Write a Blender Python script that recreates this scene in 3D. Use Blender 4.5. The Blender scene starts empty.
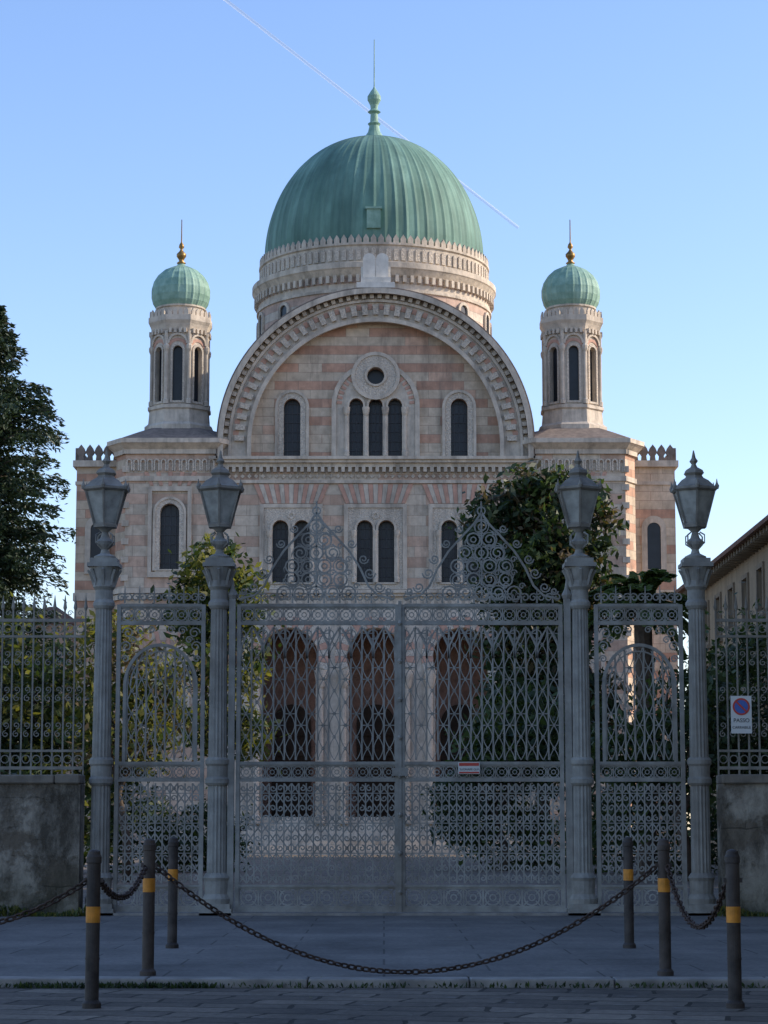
import bpy, math, random, bmesh
import numpy as np
from mathutils import Vector, Matrix
from mathutils.geometry import tessellate_polygon
random.seed(7)
pi=math.pi
scene=bpy.context.scene
scene.view_settings.view_transform='Standard'
scene.view_settings.look='None'
scene.view_settings.exposure=0
COL=scene.collection

# ------------------------------------------------------------ materials
def newmat(name):
    m=bpy.data.materials.new(name); m.use_nodes=True
    nt=m.node_tree; nt.nodes.clear()
    out=nt.nodes.new('ShaderNodeOutputMaterial')
    b=nt.nodes.new('ShaderNodeBsdfPrincipled')
    nt.links.new(b.outputs[0],out.inputs[0])
    return m,nt,b,out
def N(nt,t,**k):
    n=nt.nodes.new(t)
    for a,v in k.items(): setattr(n,a,v)
    return n
def setv(nt,sock,v):
    if hasattr(v,'is_output') or isinstance(v,bpy.types.NodeSocket): nt.links.new(v,sock)
    else:
        if isinstance(v,(tuple,list)) and len(v)==3 and sock.type=='RGBA': v=(*v,1)
        sock.default_value=v
def mth(nt,op,a,b=None):
    n=N(nt,'ShaderNodeMath',operation=op)
    setv(nt,n.inputs[0],a)
    if b is not None: setv(nt,n.inputs[1],b)
    return n.outputs[0]
def mix(nt,f,a,b,mode='MIX'):
    n=N(nt,'ShaderNodeMix',data_type='RGBA',blend_type=mode)
    setv(nt,n.inputs[0],f); setv(nt,n.inputs[6],a); setv(nt,n.inputs[7],b)
    return n.outputs[2]
def coords(nt,scale=(1,1,1)):
    tc=N(nt,'ShaderNodeTexCoord'); mp=N(nt,'ShaderNodeMapping')
    mp.inputs['Scale'].default_value=scale
    nt.links.new(tc.outputs['Object'],mp.inputs[0]); return mp.outputs[0]
def noise(nt,scale,detail=5,vs=(1,1,1),rough=.6):
    n=N(nt,'ShaderNodeTexNoise'); n.inputs['Scale'].default_value=scale
    n.inputs['Detail'].default_value=detail; n.inputs['Roughness'].default_value=rough
    nt.links.new(coords(nt,vs),n.inputs['Vector']); return n.outputs[0]
def ramp(nt,fac,p0,p1,c0=(0,0,0),c1=(1,1,1)):
    r=N(nt,'ShaderNodeValToRGB'); e=r.color_ramp.elements
    e[0].position=p0; e[1].position=p1; e[0].color=(*c0,1); e[1].color=(*c1,1)
    nt.links.new(fac,r.inputs[0]); return r.outputs[0]
def bump(nt,b,h,strength=.3,dist=.02):
    n=N(nt,'ShaderNodeBump'); n.inputs['Strength'].default_value=strength; n.inputs['Distance'].default_value=dist
    nt.links.new(h,n.inputs['Height']); nt.links.new(n.outputs[0],b.inputs['Normal'])
def sc(c,k): return tuple(min(1,x*k) for x in c)
def basic(name,c,rough=.8,var=.25,scale=2,c2=None,bs=12,bstr=.3,bdist=.02,metal=0,streak=0,spec=.3,stk=(.05,.045,.04),angular=None):
    m,nt,b,out=newmat(name)
    n1=noise(nt,scale)
    col=mix(nt,ramp(nt,n1,.3,.7),sc(c,1-var),c2 if c2 else sc(c,1+var))
    if angular:
        tc=N(nt,'ShaderNodeTexCoord'); sp=N(nt,'ShaderNodeSeparateXYZ'); nt.links.new(tc.outputs['Object'],sp.inputs[0])
        u=mth(nt,'MULTIPLY',mth(nt,'ARCTAN2',mth(nt,'SUBTRACT',sp.outputs[1],angular[1]),mth(nt,'SUBTRACT',sp.outputs[0],angular[0])),angular[2]/(2*pi))
        wn=N(nt,'ShaderNodeTexWhiteNoise',noise_dimensions='1D'); nt.links.new(mth(nt,'FLOOR',u),wn.inputs['W'])
        col=mix(nt,1.0,col,ramp(nt,wn.outputs[0],0,1,(.82,.84,.84),(1.15,1.12,1.12)),'MULTIPLY')
        cb=N(nt,'ShaderNodeCombineXYZ'); nt.links.new(mth(nt,'MULTIPLY',u,.9),cb.inputs[0]); nt.links.new(mth(nt,'MULTIPLY',sp.outputs[2],.25),cb.inputs[1])
        nn=N(nt,'ShaderNodeTexNoise'); nn.inputs['Scale'].default_value=1.3; nn.inputs['Detail'].default_value=6; nt.links.new(cb.outputs[0],nn.inputs['Vector'])
        col=mix(nt,1.0,col,ramp(nt,nn.outputs[0],.3,.7,(.62,.65,.66),(1.22,1.2,1.2)),'MULTIPLY')
    if streak:
        s=noise(nt,1.0,6,(1.6,1.6,.22),.7)
        col=mix(nt,mth(nt,'MULTIPLY',ramp(nt,s,.47,.75),streak),col,stk)
        s2=noise(nt,.35,4)
        col=mix(nt,mth(nt,'MULTIPLY',ramp(nt,s2,.45,.8),streak*.6),col,sc(c,.5))
    nt.links.new(col,b.inputs['Base Color'])
    b.inputs['Roughness'].default_value=rough; b.inputs['Metallic'].default_value=metal
    b.inputs['Specular IOR Level'].default_value=spec
    if bstr: bump(nt,b,noise(nt,bs,6),bstr,bdist)
    return m

def striped(name,pink,white,rowh=.4,pf=1.0,cyl=None,bw=1.05):
    m,nt,b,out=newmat(name)
    tc=N(nt,'ShaderNodeTexCoord'); sp=N(nt,'ShaderNodeSeparateXYZ'); nt.links.new(tc.outputs['Object'],sp.inputs[0])
    u=mth(nt,'ADD',sp.outputs[0],sp.outputs[1])
    if cyl: u=mth(nt,'MULTIPLY',mth(nt,'ARCTAN2',mth(nt,'SUBTRACT',sp.outputs[1],cyl[1]),mth(nt,'SUBTRACT',sp.outputs[0],cyl[0])),cyl[2])
    cb=N(nt,'ShaderNodeCombineXYZ'); nt.links.new(u,cb.inputs[0]); nt.links.new(sp.outputs[2],cb.inputs[1])
    br=N(nt,'ShaderNodeTexBrick'); nt.links.new(cb.outputs[0],br.inputs['Vector'])
    br.inputs['Color1'].default_value=(0,0,0,1); br.inputs['Color2'].default_value=(1,1,1,1)
    br.inputs['Mortar'].default_value=(.5,.5,.5,1); br.inputs['Scale'].default_value=1
    br.inputs['Mortar Size'].default_value=.012; br.inputs['Brick Width'].default_value=bw; br.inputs['Row Height'].default_value=rowh
    br.inputs['Bias'].default_value=0
    rnd=br.outputs['Color']
    sepc=N(nt,'ShaderNodeSeparateColor'); nt.links.new(rnd,sepc.inputs[0]); r=sepc.outputs[0]
    st=mth(nt,'GREATER_THAN',mth(nt,'FRACT',mth(nt,'DIVIDE',sp.outputs[2],rowh*2)),.5)
    brk=mth(nt,'LESS_THAN',r,.76)
    extra=mth(nt,'GREATER_THAN',r,.9)
    st=mth(nt,'MULTIPLY',mth(nt,'MAXIMUM',mth(nt,'MULTIPLY',st,brk),mth(nt,'MULTIPLY',mth(nt,'SUBTRACT',1.0,st),mth(nt,'MULTIPLY',extra,.7))),pf)
    pk=mix(nt,r,sc(pink,.85),sc(pink,1.2)); wh=mix(nt,r,sc(white,.88),sc(white,1.1))
    col=mix(nt,st,wh,pk)
    col=mix(nt,mth(nt,'MULTIPLY',br.outputs['Fac'],.5),col,(.2,.16,.13))
    col=mix(nt,1.0,col,ramp(nt,noise(nt,3,8),.25,.75,(.7,.69,.67),(1.15,1.15,1.13)),'MULTIPLY')
    s=noise(nt,1.0,6,(1.5,1.5,.2),.7)
    col=mix(nt,mth(nt,'MULTIPLY',ramp(nt,s,.5,.76),.65),col,(.13,.11,.09))
    nt.links.new(col,b.inputs['Base Color']); b.inputs['Roughness'].default_value=.85
    b.inputs['Specular IOR Level'].default_value=.2
    bump(nt,b,noise(nt,9,6),.3,.03)
    return m

def leafmat(name,c1,c2,trans=.35):
    m=bpy.data.materials.new(name); m.use_nodes=True; nt=m.node_tree; nt.nodes.clear()
    out=N(nt,'ShaderNodeOutputMaterial')
    col=mix(nt,ramp(nt,noise(nt,2.2,4),.3,.7),c1,c2)
    b=N(nt,'ShaderNodeBsdfPrincipled'); b.inputs['Roughness'].default_value=.5; b.inputs['Specular IOR Level'].default_value=.3
    t=N(nt,'ShaderNodeBsdfTranslucent'); nt.links.new(col,b.inputs['Base Color'])
    nt.links.new(mix(nt,1.0,col,(1.5,1.6,.7),'MULTIPLY'),t.inputs[0])
    ms=N(nt,'ShaderNodeMixShader'); ms.inputs[0].default_value=trans
    nt.links.new(b.outputs[0],ms.inputs[1]); nt.links.new(t.outputs[0],ms.inputs[2]); nt.links.new(ms.outputs[0],out.inputs[0])
    return m

BX=-.37; FY=100.0
DX,DY=BX-.11,FY+9.0
M_strip=striped('banded_stone',(.52,.31,.215),(.58,.465,.345))
M_strip2=striped('banded_stone_pale',(.53,.345,.25),(.56,.465,.36),.46,.75)
M_drum=striped('banded_stone_drum',(.54,.38,.30),(.57,.49,.40),.4,.9,(DX,DY,5.65),1.3)
M_white=basic('travertine',(.57,.485,.38),var=.18,scale=3,streak=.75,bs=8,bstr=.5,bdist=.03,stk=(.10,.088,.073))
M_tab=basic('white_marble',(.68,.63,.54),var=.15,scale=3,streak=.3,stk=(.2,.18,.16))
M_pink=basic('pink_stone',(.52,.30,.215),var=.2,scale=3,streak=.3)
M_carve=basic('carved_marble',(.58,.495,.39),var=.3,scale=14,streak=.6,bs=16,bstr=.9,bdist=.06,stk=(.1,.088,.073))
M_glass=basic('window_glass',(.014,.018,.024),rough=.3,var=.4,scale=1.2,bstr=0,spec=.35)
M_bar=basic('window_bars',(.07,.07,.075),rough=.6)
M_roof=basic('old_roof',(.21,.165,.13),var=.3,scale=4,streak=.4)
M_copper=basic('verdigris_copper',(.125,.245,.185),rough=.7,var=.14,scale=.5,c2=(.18,.315,.25),streak=.6,bs=3,bstr=.2,stk=(.065,.12,.095),angular=(DX,DY,64))
M_copper2=basic('verdigris_pale',(.21,.37,.28),rough=.6,var=.25,scale=2.5,c2=(.31,.47,.37),streak=.5,stk=(.08,.17,.12))
M_gold=basic('gilded_bronze',(.25,.15,.05),rough=.4,metal=.6,var=.3)
M_iron=basic('painted_iron',(.33,.315,.275),rough=.65,var=.28,scale=5,streak=.65,bs=30,bstr=.3,bdist=.004,stk=(.15,.11,.075),spec=.2)
M_iron2=basic('painted_iron_fence',(.28,.255,.21),rough=.65,var=.3,scale=6,streak=.6,bstr=0,stk=(.14,.10,.065),spec=.2)
M_irond=basic('dark_iron',(.06,.048,.04),rough=.6,var=.5,scale=8,streak=.5,bs=40,bstr=.3,bdist=.003,stk=(.15,.09,.05))
M_chain=basic('rusty_chain',(.07,.045,.033),rough=.75,var=.4,scale=9,metal=.2)
M_orange=basic('orange_reflector',(.62,.24,.03),rough=.4,var=.25,scale=14,bstr=0)
M_frost=basic('lantern_glass',(.38,.37,.32),rough=.3,var=.35,scale=6,bstr=0,streak=.5,stk=(.12,.11,.09))
M_beige=basic('beige_plaster',(.36,.27,.175),var=.15,scale=1.2,streak=.5)
M_tile=basic('roof_tiles',(.2,.11,.075),var=.35,scale=6,bs=9,bstr=.8,bdist=.06)
M_bark=basic('bark',(.09,.065,.045),var=.35,scale=8,bs=20,bstr=.8)

# ------------------------------------------------------------ mesh builder
class MB:
    def __init__(s): s.v=[]; s.f=[]; s.m=[]
    def add(s,vs,fs,mi=0):
        o=len(s.v); s.v+=[tuple(p) for p in vs]
        for f in fs: s.f.append(tuple(i+o for i in f)); s.m.append(mi)
    def box(s,x0,x1,y0,y1,z0,z1,mi=0,T=None):
        vs=[(x,y,z) for x in (x0,x1) for y in (y0,y1) for z in (z0,z1)]
        if T: vs=[T(*p) for p in vs]
        s.add(vs,[(0,1,3,2),(4,6,7,5),(0,4,5,1),(2,3,7,6),(0,2,6,4),(1,5,7,3)],mi)
    def lathe(s,cx,cy,prof,n=16,rot=0,mi=0,rmod=None,cap=True):
        vs=[];fs=[]
        for r,z in prof:
            for i in range(n):
                a=rot+2*pi*i/n; rr=r*(rmod(i) if rmod else 1)
                vs.append((cx+rr*math.cos(a),cy+rr*math.sin(a),z))
        for k in range(len(prof)-1):
            for i in range(n):
                j=(i+1)%n; fs.append((k*n+i,k*n+j,(k+1)*n+j,(k+1)*n+i))
        if cap:
            fs.append(tuple(range(n-1,-1,-1))); fs.append(tuple((len(prof)-1)*n+i for i in range(n)))
        s.add(vs,fs,mi)
    def tube(s,path,w,sides=4,closed=False,mi=0,depth=None,taper=None):
        P=[Vector(p) for p in path]; n=len(P); vs=[];fs=[]
        for i in range(n):
            if closed: t=P[(i+1)%n]-P[i-1]
            else: t=P[min(i+1,n-1)]-P[max(i-1,0)]
            if t.length<1e-9: t=Vector((0,0,1))
            t.normalize()
            ref=Vector((0,1,0)) if abs(t.y)<.9 else Vector((0,0,1))
            a=t.cross(ref).normalized(); b=t.cross(a).normalized()
            ww=w*(1+(taper-1)*i/(n-1)) if taper is not None else w
            dd=depth if depth else ww
            for k in range(sides):
                g=2*pi*(k+.5)/sides
                vs.append(P[i]+a*math.cos(g)*ww*.707+b*math.sin(g)*dd*.707)
        m=n if closed else n-1
        for i in range(m):
            j=(i+1)%n
            for k in range(sides):
                l=(k+1)%sides; fs.append((i*sides+k,i*sides+l,j*sides+l,j*sides+k))
        if not closed:
            fs.append(tuple(range(sides))); fs.append(tuple((n-1)*sides+k for k in range(sides)))
        s.add(vs,fs,mi)
    def plate(s,loops,y0,th,mi=0,T=None):
        tris=tessellate_polygon([[Vector((a,b,0)) for a,b in L] for L in loops])
        flat=[p for L in loops for p in L]; n=len(flat)
        vs=[(a,y0,b) for a,b in flat]+[(a,y0+th,b) for a,b in flat]
        if T: vs=[T(*p) for p in vs]
        fs=[tuple(t) for t in tris]+[tuple(i+n for i in t) for t in tris]
        o=0
        for L in loops:
            k=len(L)
            for i in range(k): j=(i+1)%k; fs.append((o+i,o+j,o+j+n,o+i+n))
            o+=k
        s.add(vs,fs,mi)
    def prism(s,poly,z0,z1,mi=0,poly2=None):
        p2=poly2 or poly; n=len(poly)
        vs=[(a,b,z0) for a,b in poly]+[(a,b,z1) for a,b in p2]
        fs=[(i,(i+1)%n,(i+1)%n+n,i+n) for i in range(n)]+[tuple(range(n-1,-1,-1)),tuple(range(n,2*n))]
        s.add(vs,fs,mi)
    def obj(s,name,mats,parent=None,smooth=False,recalc=True):
        me=bpy.data.meshes.new(name); me.from_pydata(s.v,[],s.f)
        for m in (mats if isinstance(mats,list) else [mats]): me.materials.append(m)
        me.polygons.foreach_set('material_index',s.m)
        if recalc:
            bm=bmesh.new(); bm.from_mesh(me); bmesh.ops.recalc_face_normals(bm,faces=bm.faces[:]); bm.to_mesh(me); bm.free()
        if smooth: me.polygons.foreach_set('use_smooth',[True]*len(me.polygons))
        me.update()
        ob=bpy.data.objects.new(name,me); COL.objects.link(ob)
        if parent: ob.parent=parent
        return ob
def empty(name):
    e=bpy.data.objects.new(name,None); COL.objects.link(e); e.empty_display_size=.5; return e
def arch(cx,z0,w,ztop,n=12,h=0):
    r=w/2; a0=math.radians(h); zc=ztop-r; xj=r*math.cos(a0)
    pts=[(cx-xj,z0),(cx+xj,z0)]
    for i in range(n+1):
        a=-a0+(pi+2*a0)*i/n; pts.append((cx+r*math.cos(a),zc+r*math.sin(a)))
    return pts
def circ(cx,cz,r,n=24): return [(cx+r*math.cos(2*pi*i/n),cz+r*math.sin(2*pi*i/n)) for i in range(n)]
def rect(x0,x1,z0,z1): return [(x0,z0),(x1,z0),(x1,z1),(x0,z1)]
def arcband(cx,cz,r0,r1,a0=0,a1=180,n=48,stilt=0):
    A=[math.radians(a0+(a1-a0)*i/n) for i in range(n+1)]
    o=[(cx+r1*math.cos(a),cz+r1*math.sin(a)) for a in A]; i_=[(cx+r0*math.cos(a),cz+r0*math.sin(a)) for a in A[::-1]]
    if stilt: return [(cx+r1,cz-stilt)]+o+[(cx-r1,cz-stilt),(cx-r0,cz-stilt)]+i_+[(cx+r0,cz-stilt)]
    return o+i_

# ------------------------------------------------------------ SYNAGOGUE
S=empty('domed_synagogue')
wall=MB(); pale=MB(); trim=MB(); carve=MB(); pink=MB(); glass=MB(); bars=MB(); roof=MB()

def glazing(cx,z0,w,ztop,y,T=None):
    glass.plate([rect(cx-w/2-.05,cx+w/2+.05,z0-.05,ztop+.05)],y,.05,T=T)
    for k in (-1,0,1): bars.box(cx+k*w/3.4-.018,cx+k*w/3.4+.018,y-.05,y-.01,z0,ztop,T=T)
    z=z0+.3
    while z<ztop-.1:
        bars.box(cx-w/2,cx+w/2,y-.045,y-.012,z-.015,z+.015,T=T); z+=.42
def wframe(cx,z0,w,ztop,y,fw=.18,proj=.1,T=None,mb=None,h=0):
    (mb or trim).plate([arch(cx,z0-fw*.6,w+2*fw,ztop+fw,h=h),arch(cx,z0,w,ztop,h=h)],y-proj,proj+.02,T=T)

def TB(x,y,z): return (x+BX,y,z)
# tympanum
zc=17.9
holes=[arch(c,17.4,.62,20.0) for c in (-.86,0,.86)]+[circ(0,21.0,.38)]+[arch(c,17.4,.74,20.0) for c in (-3.7,3.7)]
half=[(-5.8,16.9),(5.8,16.9)]+[(5.8*math.cos(pi*i/48),zc+5.8*math.sin(pi*i/48)) for i in range(49)]
wall.plate([half]+holes,FY+.4,.45,T=TB)
trim.plate([arch(0,17.25,3.5,21.45,20)]+holes[:4],FY+.3,.098,T=TB)
carve.plate([circ(0,21.0,.95,32),circ(0,21.0,.38)],FY+.2,.098,T=TB)
trim.plate([circ(0,21.0,1.08,32),circ(0,21.0,.93)],FY+.15,.14,T=TB)
trim.plate([circ(0,21.0,.48,32),circ(0,21.0,.39)],FY+.13,.14,T=TB)
trim.plate([arcband(0,19.7,1.75,1.95,0,180,24,2.4)],FY+.22,.2,T=TB)
for k in range(22):
    a=180*(k+.5)/22; pink.plate([arcband(0,19.7,1.5,1.72,a-2.2,a+2.2,2)],FY+.27,.028,T=TB) if not 50<a<130 else None
for c in (-.86,0,.86):
    glazing(c,17.4,.62,20.0,FY+.72,TB); wframe(c,17.4,.62,20.0,FY+.3,.09,.06,TB)
glass.plate([circ(0,21,.42)],FY+.72,.05,T=TB)
for c in (-1.29,-.43,.43,1.29):
    trim.lathe(BX+c,FY+.26,[(.13,17.4),(.13,17.6),(.085,17.65),(.08,19.2),(.13,19.3),(.16,19.5),(.16,19.6)],10)
for c in (-3.7,3.7):
    glazing(c,17.4,.74,20.0,FY+.72,TB); wframe(c,17.4,.74,20.0,FY+.4,.26,.1,TB,carve); wframe(c,17.2,1.26,20.26,FY+.4,.12,.16,TB)
# archivolt
trim.plate([arcband(0,zc,5.55,6.9,0,180,64,.9)],FY,.5,T=TB)
for r0,r1,p in ((5.48,5.66,.14),(6.38,6.5,.12)): trim.plate([arcband(0,zc,r0,r1,0,180,64,.7)],FY-p,p-.003,T=TB)
for k in range(39):
    a=180*(k+.5)/39
    carve.plate([arcband(0,zc,5.8,6.22,a-1.15,a+1.15,2)],FY-.16,.157,T=TB)
    pink.plate([arcband(0,zc,6.06,6.3,a+1.4,a+3.2,2)],FY-.03,.027,T=TB) if k<38 else None
for k in range(60):
    a=180*(k+.5)/60
    trim.plate([arcband(0,zc,6.52,6.70,a-.75,a+.75,1)],FY-.24,.237,T=TB)
roof.plate([arcband(0,zc,6.72,7.0,0,180,64,.7)],FY-.42,1.4,T=TB)
trim.plate([arcband(0,zc,6.70,6.93,0,180,64,.7)],FY-.48,.059,T=TB)
roof.plate([[(-6.7,16),(6.7,16)]+[(6.7*math.cos(pi*i/48),zc+6.7*math.sin(pi*i/48)) for i in range(49)]],FY+.86,6,T=TB)
# tablets of the law over the arch
tb=MB()
tb.box(BX-.85,BX+.85,FY-.45,FY+.7,24.85,25.1); tb.box(BX-.66,BX+.66,FY-.35,FY+.6,25.1,25.35)
for c in (-.29,.29): tb.plate([arch(c,25.35,.56,26.5)],FY-.1,.35,T=TB)
tb.box(BX-.66,BX+.66,FY-.02,FY+.2,25.35,25.9)
tb.obj('tablets_of_the_law',M_tab,S)
# middle storey
axs=(-3.7,0,3.7); mh=[arch(a+d,11.75,.7,14.5) for a in axs for d in (-.47,.47)]
pale.plate([rect(-6.9,6.9,11.2,17.0)]+mh,FY+.002,.5,T=TB)
for a in axs:
    carve.plate([rect(a-1.2,a+1.2,11.5,15.05)]+[arch(a+d,11.75,.7,14.5) for d in (-.47,.47)],FY-.07,.07,T=TB)
    trim.plate([rect(a-1.38,a+1.38,11.45,15.22),rect(a-1.2,a+1.2,11.5,15.05)],FY-.12,.12,T=TB)
    for d in (-.47,.47):
        glazing(a+d,11.75,.7,14.5,FY+.35,TB); wframe(a+d,11.75,.7,14.5,FY-.07,.1,.08,TB)
    for d in (-.94,0,.94): trim.lathe(BX+a+d,FY-.12,[(.11,11.75),(.11,11.95),(.07,12),(.07,13.7),(.12,13.85),(.13,14.05)],8)
    carve.plate([circ(a,14.72,.17,12),circ(a,14.72,.08,12)],FY-.11,.04,T=TB)
    for k in range(15):   # striped flat voussoirs
        t=-1+2*(k+.5)/15; x0=a+t*1.3; x1=a+t*1.66
        w0=.08; w1=.105
        (pink if k%2==0 else trim).plate([[(x0-w0,15.25),(x0+w0,15.25),(x1+w1,16.1),(x1-w1,16.1)]],FY-.05-.004*(k%2),.05,T=TB)
def cornice(x0,x1,y,z0,z1,pr=.4,dent=True,T=TB,step=.3):
    h=z1-z0
    trim.box(x0-pr*.4,x1+pr*.4,y-pr*.4,y+.1,z0,z0+h*.4,T=T)
    trim.box(x0-pr*.75,x1+pr*.75,y-pr*.75,y+.1,z0+h*.4,z0+h*.7,T=T)
    trim.box(x0-pr,x1+pr,y-pr,y+.1,z0+h*.7,z1,T=T)
    if dent:
        x=x0
        while x<x1:
            trim.box(x,x+step*.5,y-pr*.55,y+.05,z0-.22,z0-.002,T=T); x+=step
cornice(-6.9,6.9,FY,16.85,17.3,.42)
trim.box(BX-6.95,BX+6.95,FY-.1,FY+.05,16.14,16.28)
# carved frieze of lozenges
for k in range(46):
    x=-6.75+k*.3; carve.plate([[(x-.1,16.46),(x,16.36),(x+.1,16.46),(x,16.56)]],FY-.06,.06,T=TB)
cornice(-6.9,6.9,FY,10.95,11.4,.45)
# ground storey portico
gh=[arch(c,1.6,2.5,9.75,20,h=22) for c in (-3.75,0,3.75)]
trim.plate([rect(-6.9,6.9,.0,10.95)]+gh,FY-.2,.9,T=TB)
for c in (-3.75,0,3.75):
    for k in range(21):
        a=-20+220*(k+.5)/21
        (pink if k%2 else carve).plate([arcband(c,8.5,1.27,1.75,a-5,a+5,3)],FY-.27,.068,T=TB)
    for d in (-1.38,1.38):
        trim.lathe(BX+c+d,FY-.35,[(.2,1.3),(.2,1.6),(.13,1.7),(.12,7.1),(.17,7.2),(.25,7.6),(.27,7.75),(.27,7.9)],12)
inn=MB()
inn.box(BX-6.9,BX+6.9,FY+3,FY+3.1,0,11); inn.box(BX-6.9,BX+6.9,FY+.7,FY+3.2,10.9,11.15)
inn.box(BX-6.9,BX+6.9,FY-.2,FY+3.2,0,1.2)
inn.obj('portico_interior',basic('portico_plaster',(.30,.165,.11),var=.3,scale=2),S)
dr=MB()
for c in (-3.75,0,3.75):
    dr.plate([arch(c,1.2,1.7,6.6)],FY+2.85,.12,T=TB)
    for k in range(5): dr.box(BX+c-.7,BX+c+.7,FY+2.78,FY+2.85,1.6+k*.9,2.2+k*.9)
dr.obj('doors',basic('door_wood',(.05,.03,.018),var=.3),S)
st=MB()
for k in range(6): st.box(BX-5.5-.3*k,BX+5.5+.3*k,FY-.2-.35*(k+1),FY-.2-.35*k+.0,0,1.2-.2*k-.003)
st.obj('steps',M_white,S)
# main mass
wall.box(BX-13.2,BX+13.2,FY+3.2,FY+24,0,16.9)
trim.box(BX-13.4,BX+13.4,FY+3.0,FY+24.2,16.9,17.2)
# turrets, towers, end wings
dome_s=MB(); gold=MB()
for sg in (-1,1):
    cx=BX+sg*9.0; y0=FY-.3
    def poly(e): return [(cx-2.47-e,y0+.9-e*.5),(cx-1.95-e*.5,y0-e),(cx+1.95+e*.5,y0-e),(cx+2.47+e,y0+.9-e*.5),(cx+2.47+e,y0+5),(cx-2.47-e,y0+5)]
    def TT(x,y,z,cx=cx): return (x+cx,y,z)
    hs=[arch(0,12.3,.85,15.2),arch(0,5.2,.85,8.2)]
    pale.plate([rect(-1.95,1.95,0,17.6)]+hs,y0,.4,T=TT)
    for sx in (-1,1):
        wall.add([(cx+sx*1.95,y0,0),(cx+sx*2.47,y0+.9,0),(cx+sx*2.47,y0+.9,17.6),(cx+sx*1.95,y0,17.6)],[(0,1,2,3)])
        wall.add([(cx+sx*2.47,y0+.9,0),(cx+sx*2.47,y0+5,0),(cx+sx*2.47,y0+5,17.6),(cx+sx*2.47,y0+.9,17.6)],[(0,1,2,3)])
        for zz in range(44):
            z=.2+zz*.4
            trim.box(cx+sx*1.95-.16,cx+sx*1.95+(.16),y0-.05,y0+.14,z,z+.26) if zz%2 else None
    for z0,zt in ((12.3,15.2),(5.2,8.2)):
        glazing(0,z0,.85,zt,y0+.3,TT); wframe(0,z0,.85,zt,y0,.2,.1,TT,carve)
        trim.plate([rect(-.95,.95,z0-.35,zt+.75),rect(-.78,.78,z0-.12,zt+.55)],y0-.12,.12,T=TT)
        wframe(0,z0,1.25,zt+.2,y0,.1,.14,TT)
        for k in range(9):
            t=-1+2*(k+.5)/9
            pink.plate([[(t*.9-.07,zt+.8),(t*.9+.07,zt+.8),(t*1.2+.09,zt+1.4),(t*1.2-.09,zt+1.4)]],y0-.04,.04,T=TT) if k%2==0 else None
    for z,e in ((11.0,.14),(11.25,.22),(16.2,.08)): trim.prism(poly(e),z,z+.22)
    for k in range(13):
        x=-1.8+k*.3; carve.plate([arcband(x,17.05,.07,.14,0,180,6,.4)],y0-.08,.08,T=TT)
    trim.prism(poly(.12),17.4,17.6); trim.prism(poly(.12),17.6,17.85,poly2=poly(.38)); trim.prism(poly(.42),17.85,18.05)
    tx=BX+sg*8.86; ty=FY+2.2; q=pi/8
    ZS=lambda z:18.3+(z-18.3)*.963
    WS=.93
    roof.prism(poly(.36),18.05,18.75,poly2=[(tx+1.8*math.cos(a),ty+1.8*math.sin(a)) for a in [pi*1.08,pi*1.3,pi*1.7,pi*1.92,pi*.25,pi*.75]])
    R=1/math.cos(q)
    tw=MB(); tc_=MB(); tp=MB(); tg=MB()
    tw.lathe(tx,ty,[(1.62*R,18.3),(1.62*R,18.95),(1.5*R,19.05),(1.45*R,19.1),(1.4*R,19.7),(1.48*R,19.75),(1.48*R,19.9),(1.3*R,19.95)],8,q)
    for k in range(8):
        an=-pi/2+k*pi/4
        def TF(x,y,z,an=an,tx=tx,ty=ty):
            dx,dy=math.cos(an),math.sin(an); rr=1.3-y
            return (tx+dx*rr-dy*x,ty+dy*rr+dx*x,z)
        tw.plate([rect(-.54,.54,19.9,23.5),arch(0,20.1,.48,22.7)],0,.25,T=TF)
        w_=[arch(0,20.0,.68,22.82),arch(0,20.1,.48,22.7)]
        tc_.plate(w_,-.06,.08,T=TF)
        tg.plate([rect(-.3,.3,20.0,22.8)],.22,.05,T=TF)
        tp.plate([arcband(0,22.55,.38,.52,10,170,8)],-.03,.028,T=TF)
        tw.plate([arcband(0,22.8,.4,.5,0,180,10,.0)],-.1,.1,T=TF)
        c8=an+pi/8; tw.lathe(tx+1.42*math.cos(c8),ty+1.42*math.sin(c8),[(.14,19.95),(.14,20.15),(.09,20.2),(.09,22.4),(.15,22.55),(.16,22.7),(.1,22.8),(.1,23.4)],8)
        for j in (-.36,-.12,.12,.36): tw.box(j-.06,j+.06,-.18,0,23.3,23.52,T=TF)
        for j in (-.4,-.13,.13,.4): tw.plate([[(j-.1,24.15),(j+.1,24.15),(j+.1,24.35),(j,24.5),(j-.1,24.35)]],-.16,.08,T=TF)
    tw.lathe(tx,ty,[(1.3*R,23.4),(1.34*R,23.52),(1.42*R,23.75),(1.5*R,23.9),(1.5*R,24.15),(1.25*R,24.2)],8,q)
    tw.lathe(tx,ty,[(1.15,24.15),(1.15,24.6),(1.22,24.64),(1.22,24.72)],24)
    for src,dst in ((tw,trim),(tc_,carve),(tp,pink),(tg,glass)):
        dst.add([(tx+(a-tx)*WS,ty+(b-ty)*WS,ZS(c)) for a,b,c in src.v],src.f)
    prof=[(1.1,24.7),(1.24,24.95),(1.31,25.25),(1.31,25.6),(1.22,25.95),(1.03,26.28),(.76,26.54),(.44,26.7),(.2,26.8),(.12,26.95)]
    dome_s.lathe(tx,ty,[(r_,ZS(z_)) for r_,z_ in prof],24*4,0,rmod=lambda i:1.02 if i%4==0 else 1.0)
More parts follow.
